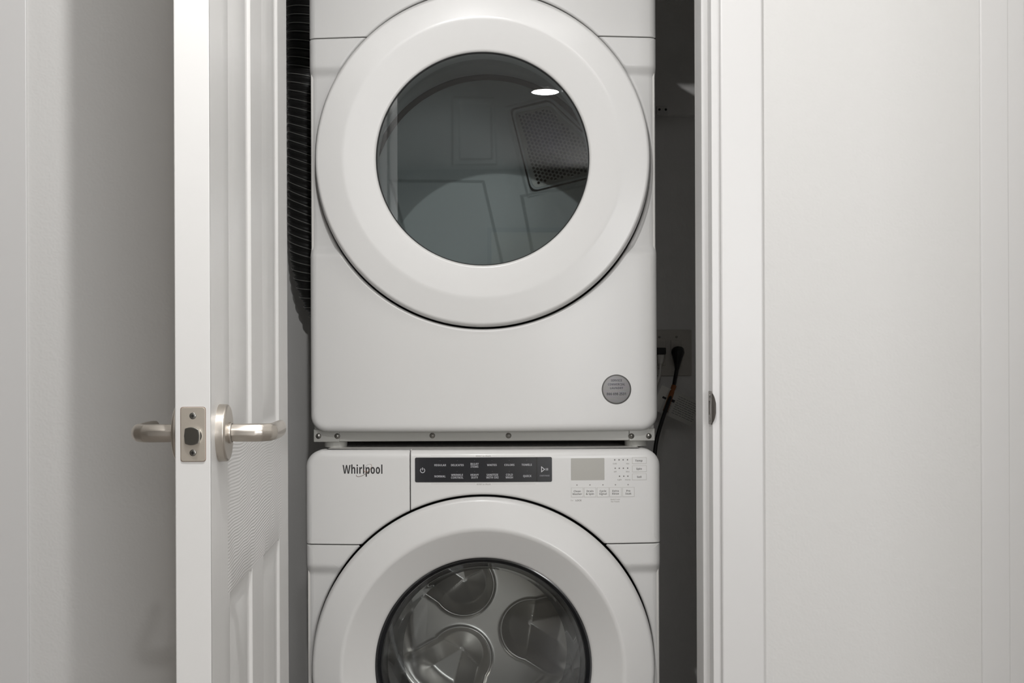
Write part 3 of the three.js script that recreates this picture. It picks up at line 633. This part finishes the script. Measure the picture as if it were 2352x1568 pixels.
    xsList.forEach((x, i) => {
      const e = Math.max(0, r - Math.min(x - x0, x1 - x)), cut = r - Math.sqrt(Math.max(0, r * r - e * e));
      const lo = y0 + cut, hi = y1 - cut;
      for (const [y, dz] of [[lo, -0.001], [lo, lift], [hi, lift], [hi, -0.001]]) { pos.push(x, y, surf(x, y) + dz); uv.push(own ? (x - x0) / (x1 - x0) : (x - KX0) / (KX1 - KX0), own ? (y - y0) / (y1 - y0) : (y - KY0) / (KY1 - KY0)); }
      if (i) { const a = (i - 1) * 4, b = i * 4; for (let k = 0; k < 3; k++) idx.push(a + k, b + k, a + k + 1, b + k, b + k + 1, a + k + 1); }
    });
    const L = (xsList.length - 1) * 4; idx.push(0, 1, 2, 0, 2, 3, L, L + 2, L + 1, L, L + 3, L + 2);
    const g = new THREE.BufferGeometry(); g.setAttribute('position', new THREE.Float32BufferAttribute(pos, 3)); g.setAttribute('uv', new THREE.Float32BufferAttribute(uv, 2)); g.setIndex(idx);
    return toCreasedNormals(g, 0.5);
  }
  // dark touch strip: 953..1268 x 1051..1106
  const stripTex = canvasTexture(2048, 360, (g, w, h) => {
    const kx = w / 315, ky = h / 55.5, X = (u) => (u - 953) * kx, Yv = (v) => (v - 1050.5) * ky;
    g.fillStyle = '#26272b'; g.fillRect(0, 0, w, h);
    g.fillStyle = '#34353a'; g.fillRect(X(987.5), 0, 2, h);
    g.fillStyle = '#141417'; g.fillRect(X(1231), 0, 3.4 * kx, h);
    const text = (s, u, v, size, maxw, col = '#b9b9bd') => { g.save(); g.translate(X(u), Yv(v)); g.scale(kx, ky); g.fillStyle = col; g.font = `bold ${size}px sans-serif`; g.textAlign = 'center'; g.textBaseline = 'middle'; g.fillText(s, 0, 0, maxw); g.restore(); };
    const top = [['REGULAR', 1011], ['DELICATES', 1050.5], ['BULKY|ITEMS', 1090], ['WHITES', 1130], ['COLORS', 1170], ['TOWELS', 1210]];
    const bot = [['NORMAL', 1010.5], ['WRINKLE|CONTROL', 1050], ['HEAVY|DUTY', 1090], ['SANITIZE|WITH OXI', 1131], ['COLD|WASH', 1170], ['QUICK', 1211]];
    for (const [s, u] of top) { const r = s.split('|'); r.forEach((q, i) => text(q, u, (r.length > 1 ? 1065 : 1067.5) + i * 6, 6.2, 30)); g.fillStyle = '#6f7076'; g.fillRect(X(u) - 3, Yv(1057), 6, 6); }
    for (const [s, u] of bot) { const r = s.split('|'); r.forEach((q, i) => text(q, u, (r.length > 1 ? 1089.5 : 1092.5) + i * 6, 6.2, 30)); g.fillStyle = '#6f7076'; g.fillRect(X(u) - 3, Yv(1081.5), 6, 6); }
    g.strokeStyle = '#d2d2d6'; g.lineWidth = 1.4 * kx; g.lineCap = 'round';
    g.beginPath(); g.arc(X(970.5), Yv(1079.5), 5 * kx, -Math.PI / 2 + 0.7, Math.PI * 1.5 - 0.7); g.stroke();
    g.beginPath(); g.moveTo(X(970.5), Yv(1073.5)); g.lineTo(X(970.5), Yv(1078.5)); g.stroke();
    g.beginPath(); g.moveTo(X(1244), Yv(1072.5)); g.lineTo(X(1244), Yv(1083.5)); g.lineTo(X(1251), Yv(1078)); g.closePath(); g.stroke();
    g.beginPath(); g.moveTo(X(1254.5), Yv(1076)); g.lineTo(X(1254.5), Yv(1080)); g.moveTo(X(1258), Yv(1076)); g.lineTo(X(1258), Yv(1080)); g.stroke();
    text('START/PAUSE', 1251, 1092.5, 4.4, 23, '#8d8d92');
  });
  part('touch_strip', plateOn(953, 1050.5, 1268, 1106, 0.0028, 0.0009), phys('#ffffff', 0.22, { map: stripTex, clearcoat: 0.5, clearcoatRoughness: 0.06 }), panel, 'dark strip of cycle names');
  part('display', plateOn(1311.5, 1052.5, 1389, 1102.5, 0.0012, 0.0006), phys('#b6b4ae', 0.14, { clearcoat: 0.5, clearcoatRoughness: 0.05 }), panel, 'blank grey display');
  for (const v of [1058.5, 1077.5, 1096]) part('button', plateOn(1453, v - 7.5, 1487.5, v + 7.5, 0.0022, 0.0005, false), consoleMat, panel);
  for (const u of [1326, 1355.5, 1385.5, 1414.7, 1444.8]) part('button', plateOn(u - 14.2, 1119.5, u + 14.2, 1142, 0.0012, 0.0005, false), consoleMat, panel);
  part('cabinet', cabinet(HW - 0.003, yb, yt - 0.003, -0.012, -0.70, 0.01, 0.034), M.cabinet, t);
  part('worktop', rbox(-HW + 0.036, HW - 0.036, yt - 0.010, yt, -0.69, -0.016, 0.002), M.cabinet, t);
  for (const x of [-0.28, 0.28]) for (const z of [-0.08, -0.62]) { const g = new THREE.CylinderGeometry(0.022, 0.024, 0.021, 24); g.translate(x, yb - 0.0095, z); part('foot', g, M.rubber, t); }
  // door
  const door = group('door', t);
  part('door_ring', latheZ(filleted([[R - 0.004, -0.03], [R - 0.0035, 0.012], [R - 0.001, 0.016, 0.002], [R, 0.021, 0.003], [R - 0.0035, 0.030, 0.006], [0.268, 0.0445, 0.006], [0.2115, 0.0075, 0.003], [0.2088, 0.004, 0.001], [0.2086, -0.01]]), 192), M.ring, door);
  part('window_bezel', latheZ(filleted([[0.2086, 0.0038], [0.2055, 0.0042, 0.001], [0.1985, -0.004, 0.003], [0.196, -0.016], [0.2086, -0.03]]), 160), M.bezel, door, 'glossy black window bezel');
  part('window_glass', (() => { const g = latheZ([[0.0001, 0.004], [0.05, 0.0035], [0.1, 0.0022], [0.15, -0.0005], [0.197, -0.005]], 128); return g; })(), M.washGlass, door, 'clear round window');
  part('inner_bowl', latheZ(filleted([[0.1665, -0.126], [0.150, -0.135, 0.012], [0.0001, -0.139]]), 128), M.bowlGlass, door, 'clear bottom of the glass bowl');
  part('bowl_side', latheZ(filleted([[0.198, -0.016], [0.188, -0.020, 0.006], [0.176, -0.085, 0.02], [0.1665, -0.126]]), 128), M.bowlSide, door, 'thick darker side of the glass bowl');
  part('door_back', latheZ([[0.2086, -0.03], [0.235, -0.04], [0.30, -0.04], [0.318, -0.02], [0.318, 0.0]], 128), M.bezel, door);
  // drum
  const drum = group('drum', t), zb = D - 2.85, RD = 0.262;
  part('gasket', latheZ(filleted([[0.318, -0.06], [0.25, -0.062], [0.226, -0.052, 0.01], [0.214, -0.075, 0.01], [0.226, -0.10, 0.01], [0.240, -0.105]]), 128), M.gasket, drum, 'grey rubber door seal');
  part('drum_wall', latheZ(filleted([[0.236, -0.105], [0.252, -0.108, 0.008], [RD, -0.125, 0.01], [RD, zb + 0.03, 0.025], [RD - 0.03, zb, 0.02], [RD - 0.045, zb - 0.002]]), 160), M.steel, drum);
  // rear wall: a raised three-armed spider between three rounded hollows
  const lobe = (x, y) => {
    let best = 1e9;
    for (const a of [123, 350, 232]) {
      const w = a * Math.PI / 180, p = x * Math.cos(w) + y * Math.sin(w), q = -x * Math.sin(w) + y * Math.cos(w);
      // a drop: a disc that widens outward
      const c0 = 0.100, r0 = 0.057, k = Math.max(0, p - c0);
      const half = r0 + k * 0.42;
      const d = p < c0 ? Math.hypot(p - c0, q) - r0 : (Math.abs(q) - half) * 0.92;
      best = Math.min(best, d);
    }
    return best;
  };
  {
    const pos = [], idx = [], NR = 120, NT = 360, RR = RD - 0.044;
    const zf = (x, y) => { const d = lobe(x, y), r = Math.hypot(x, y); return zb + 0.004 + 0.034 * sstep(-0.008, 0.012, d) * sstep(RR, RR - 0.05, r) - 0.85 * Math.min(0.05, Math.max(0, -d)) * sstep(RR, RR - 0.05, r) + 0.004 * Math.exp(-(((d - 0.010) / 0.005) ** 2)) * sstep(RR, RR - 0.05, r); };
    pos.push(0, 0, zf(0, 0));
    for (let i = 1; i <= NR; i++) for (let k = 0; k < NT; k++) { const r = RR * i / NR, a = k / NT * Math.PI * 2, x = r * Math.cos(a), y = r * Math.sin(a); pos.push(x, y, zf(x, y)); }
    for (let k = 0; k < NT; k++) idx.push(0, 1 + k, 1 + (k + 1) % NT);
    for (let i = 0; i < NR - 1; i++) for (let k = 0; k < NT; k++) { const a = 1 + i * NT + k, b = 1 + i * NT + (k + 1) % NT; idx.push(a, a + NT, b, b, a + NT, b + NT); }
    const g = new THREE.BufferGeometry(); g.setAttribute('position', new THREE.Float32BufferAttribute(pos, 3)); g.setIndex(idx); g.computeVertexNormals(); planarUV(g);
    part('rear_wall', g, M.brushed, drum, 'steel rear wall with three rounded hollows');
  }
  {
    // drum perforations
    const list = [];
    for (let j = 0; j < 11; j++) for (let i = 0; i < 66; i++) {
      const a = (i + (j & 1) * 0.5) / 66 * Math.PI * 2, z = -0.16 - j * 0.021;
      if (z < zb + 0.035) continue;
      const g = new THREE.CircleGeometry(0.0024, 10); g.rotateY(-Math.PI / 2); g.translate(RD - 0.0006, 0, z); g.rotateZ(a); list.push(g);
    }
    const o = part('perforations', merge(list), M.dark, drum); o.userData.kind = 'stuff';
    // three lifters
    for (let k = 0; k < 3; k++) {
      const s = new THREE.Shape(); s.moveTo(-0.035, 0); s.quadraticCurveTo(-0.02, 0.006, -0.010, 0.042); s.quadraticCurveTo(0, 0.050, 0.010, 0.042); s.quadraticCurveTo(0.02, 0.006, 0.035, 0); s.closePath();
      const g = new THREE.ExtrudeGeometry(s, { depth: 0.22, bevelEnabled: true, bevelSize: 0.003, bevelThickness: 0.004, bevelSegments: 2 });
      g.translate(0, -RD + 0.001, -0.37); g.rotateZ((60 + k * 120 + 25) * Math.PI / 180);
      part('lifter', g, M.steelSoft, drum);
    }
  }
}

// ───────────────────────── behind the machines ─────────────────────────
{
  // flexible black vent duct: comes down in the corner and turns behind the dryer
  const t = thing('vent_duct', 'black ribbed flexible vent duct hanging beside the dryer', 'duct');
  const d = 3.215, w = (u, v, dd = d) => px(u, v, dd);
  const path = new THREE.CatmullRomCurve3([w(700, -560), w(704, -200), w(706, 0), w(707, 200), w(708, 400), w(711, 540), w(722, 630), w(752, 705), w(800, 752, d + 0.01), w(870, 775, d + 0.02)], false, 'catmullrom', 0.5);
  const len = path.getLength(), N = Math.floor(len / 0.0021), up = new THREE.Vector3(0, 0, 1);
  const lean = (s) => 0.0 + 0.028 * sstep(0.35, 0.75, s) - 0.030 * sstep(0.86, 1, s);       // how far a coil sags to one side
  const ringAt = (s, r, k, seg) => {
    const p = path.getPointAt(s), tg = path.getTangentAt(s), side = tg.clone().cross(up).normalize(), u2 = side.clone().cross(tg).normalize(), a = k / seg * Math.PI * 2;
    const q = p.addScaledVector(side, Math.cos(a) * r).addScaledVector(u2, Math.sin(a) * r);
    return q.addScaledVector(tg, lean(s) * -Math.cos(a) * 0.6 * r / 0.053 + 0.3 * lean(s) * Math.sin(a));
  };
  const pos = [], idx = [], seg = 40, pitch = 0.0215;
  for (let i = 0; i <= N; i++) {
    const s = i / N, ph = s * len / pitch, r = 0.0505 + 0.0016 * Math.sin(ph * Math.PI * 2 * 4) + 0.0022 * Math.cos(ph * Math.PI * 2);
    for (let k = 0; k < seg; k++) { const q = ringAt(s, r, k, seg); pos.push(q.x, q.y, q.z); }
    if (i) for (let k = 0; k < seg; k++) { const a = (i - 1) * seg + k, b = (i - 1) * seg + (k + 1) % seg; idx.push(a, b, a + seg, b, b + seg, a + seg); }
  }
  const g = new THREE.BufferGeometry(); g.setAttribute('position', new THREE.Float32BufferAttribute(pos, 3)); g.setIndex(idx); g.computeVertexNormals();
  part('sleeve', g, M.ductBlack, t);
  const turns = Math.floor(len / pitch), per = 36, rows = [];
  class Coil extends THREE.Curve { getPoint(x, o = new THREE.Vector3()) { const s = Math.min(0.9999, x), k = (x * turns * per); return o.copy(ringAt(s, 0.0538, k % per, per)); } }
  const cp = []; for (let i = 0; i <= turns * per; i++) { const s = Math.min(0.9999, i / (turns * per)); cp.push(ringAt(s, 0.0534, i % per, per)); }
  const cpos = [], cidx = [], cs = 5;
  cp.forEach((p, i) => { const a = cp[Math.max(0, i - 1)], b = cp[Math.min(cp.length - 1, i + 1)], tg = b.clone().sub(a).normalize(), c = path.getPointAt(Math.min(0.9999, i / (turns * per))), out = p.clone().sub(c).normalize(), sd = tg.clone().cross(out).normalize();
    for (let k = 0; k < cs; k++) { const w2 = k / cs * Math.PI * 2, q = p.clone().addScaledVector(out, Math.cos(w2) * 0.0011).addScaledVector(sd, Math.sin(w2) * 0.0011); cpos.push(q.x, q.y, q.z); }
    if (i) for (let k = 0; k < cs; k++) { const A = (i - 1) * cs + k, B = (i - 1) * cs + (k + 1) % cs; cidx.push(A, B, A + cs, B, B + cs, A + cs); } });
  const cg = new THREE.BufferGeometry(); cg.setAttribute('position', new THREE.Float32BufferAttribute(cpos, 3)); cg.setIndex(cidx); cg.computeVertexNormals();
  part('wire_coil', cg, M.ductWire, t, 'thin grey wire spiral');
}
{
  // outlet on the back wall
  const DW = EYE_Z - ZB, S = DW / F, c = px(1534, 810, DW);
  const t = thing('wall_outlet', 'double gang outlet cover plate on the dim closet wall', 'outlet', [c.x, c.y, ZB]);
  part('cover_plate', rbox(-0.0635, 0.0635, -0.0617, 0.0617, -0.001, 0.006, 0.003), M.plate, t);
  for (const x of [-0.023, 0.023]) {
    part('socket', rbox(x - 0.0165, x + 0.0165, -0.034, 0.034, 0.004, 0.0085, 0.003), M.plate, t);
    for (const y of [-0.042, 0.033 + 0.009]) { const g = latheZ([[0.0001, 0.001], [0.0028, 0.0008], [0.0034, -0.001]], 18); g.translate(x, y, 0.0065); part('screw', g, M.screw, t); }
  }
  // black plug and its cord, with a warning tag round it
  const cord = thing('power_cord', 'black power cord plugged into the closet outlet with a paper tag', 'power cord');
  const dz = (u, v, d) => px(u, v, d);
  const pl = dz(1555.5, 810, DW - 0.012);
  part('plug', sweep([[pl.clone().add(new THREE.Vector3(-0.001, 0.010, -0.002)), 0.010, 0.008], [pl.clone().add(new THREE.Vector3(0, 0.006, 0.010)), 0.0170, 0.013], [pl.clone().add(new THREE.Vector3(0, 0, 0.014)), 0.0176, 0.014], [pl.clone().add(new THREE.Vector3(-0.001, -0.012, 0.016)), 0.0135, 0.012], [pl.clone().add(new THREE.Vector3(-0.002, -0.030, 0.017)), 0.0085, 0.008], [pl.clone().add(new THREE.Vector3(-0.003, -0.044, 0.017)), 0.0056, 0.0056]], new THREE.Vector3(0, 0, 1), 24), M.cordBlack, cord);
  const pts = [pl.clone().add(new THREE.Vector3(-0.003, -0.042, 0.017)), dz(1551, 868, 3.29), dz(1546, 893, 3.27), dz(1533, 930, 3.24), dz(1520, 968, 3.22), dz(1508, 1012, 3.20), dz(1503, 1060, 3.19), dz(1503, 1200, 3.19)];
  part('cable', new THREE.TubeGeometry(new THREE.CatmullRomCurve3(pts), 60, 0.0052, 12), M.cordBlack, cord);
  const s0 = dz(1548, 886, 3.272), s1 = dz(1528, 944, 3.235);
  part('sleeve', new THREE.TubeGeometry(new THREE.CatmullRomCurve3([s0, dz(1539, 913, 3.255), s1]), 12, 0.0066, 14), M.sleeve, cord, 'orange brown band');
  const tex = canvasTexture(512, 320, (g, w, h) => {
    g.fillStyle = '#c9c8c3'; g.fillRect(0, 0, w, h);
    g.fillStyle = '#e2e0da'; g.fillRect(0, 0, 90, h);
    g.fillStyle = '#26262a'; g.fillRect(60, 120, 46, 26); g.fillRect(140, 108, 70, 34);
    g.fillStyle = '#8b8d8b'; for (let i = 0; i < 9; i++) for (let x = 230; x < 480;) { const l = 14 + rnd() * 40; g.fillRect(x, 40 + i * 27, l, 9); x += l + 8; }
    g.fillStyle = '#a7a8a6'; for (let i = 0; i < 4; i++) g.fillRect(120, 190 + i * 26, 80, 8);
  });
  const a = dz(1521, 884, 3.262), b = dz(1612, 925, 3.275), lw = 0.068, nx = 12, pos = [], uv = [], idx = [];
  const ax = b.clone().sub(a), len2 = ax.length(); ax.normalize(); const dn = new THREE.Vector3(ax.y, -ax.x, 0).normalize();
  for (let i = 0; i <= nx; i++) for (const [k, v] of [[0, 1], [1, 0]]) for (const o of [0.0004, -0.0004]) { const q = a.clone().addScaledVector(ax, len2 * i / nx).addScaledVector(dn, k * lw); q.z += 0.008 * Math.sin(i / nx * 4.2) + o - 0.003; pos.push(q.x, q.y, q.z); uv.push(i / nx, v); }
  for (let i = 0; i < nx; i++) { const p = i * 4, q = p + 4; idx.push(p, p + 2, q, p + 2, q + 2, q, p + 1, q + 1, p + 3, p + 3, q + 1, q + 3, p, q, p + 1, p + 1, q, q + 1, p + 2, p + 3, q + 2, p + 3, q + 3, q + 2); }
  const tg = new THREE.BufferGeometry(); tg.setAttribute('position', new THREE.Float32BufferAttribute(pos, 3)); tg.setAttribute('uv', new THREE.Float32BufferAttribute(uv, 2)); tg.setIndex(idx);
  part('warning_tag', toCreasedNormals(tg, 0.6), std('#ffffff', 0.5, { map: tex }), cord, 'crumpled printed paper tag');
  // the second plug, half hidden by the dryer
  const wp = thing('white_plug', 'small white plug with black head in the outlet beside the black plug', 'plug');
  const q = dz(1517, 806, DW - 0.012);
  part('plug_head', rbox(q.x - 0.0125, q.x + 0.0125, q.y - 0.009, q.y + 0.009, q.z - 0.004, q.z + 0.020, 0.002), M.cordBlack, wp);
  part('plug_body', sweep([[new THREE.Vector3(q.x, q.y - 0.008, q.z + 0.008), 0.010, 0.008], [new THREE.Vector3(q.x, q.y - 0.02, q.z + 0.009), 0.0095, 0.008], [new THREE.Vector3(q.x - 0.001, q.y - 0.034, q.z + 0.009), 0.006, 0.006]], new THREE.Vector3(0, 0, 1), 20), M.plugWhite, wp);
  part('cable', new THREE.TubeGeometry(new THREE.CatmullRomCurve3([new THREE.Vector3(q.x - 0.001, q.y - 0.032, q.z + 0.009), dz(1515, 862, 3.30), dz(1506, 885, 3.29), dz(1485, 930, 3.28)]), 30, 0.0032, 10), M.plugWhite, wp);
  // small bracket under the soffit line
  const bk = px(1521, 255, DW - 0.04), br = thing('wall_bracket', 'tiny painted bracket at the soffit edge in the dim closet', 'bracket');
  part('bracket_plate', rbox(bk.x - 0.016, bk.x + 0.016, bk.y - 0.013, bk.y + 0.013, bk.z - 0.001, bk.z + 0.005, 0.004), M.wall, br);
  for (const x of [-0.008, 0.009]) { const g = latheZ([[0.0001, 0.002], [0.003, 0.0015], [0.0034, -0.001]], 16); g.translate(bk.x + x, bk.y + 0.003, bk.z + 0.005); part('screw', g, M.slot, br); }
}

renderer.render(scene, camera);
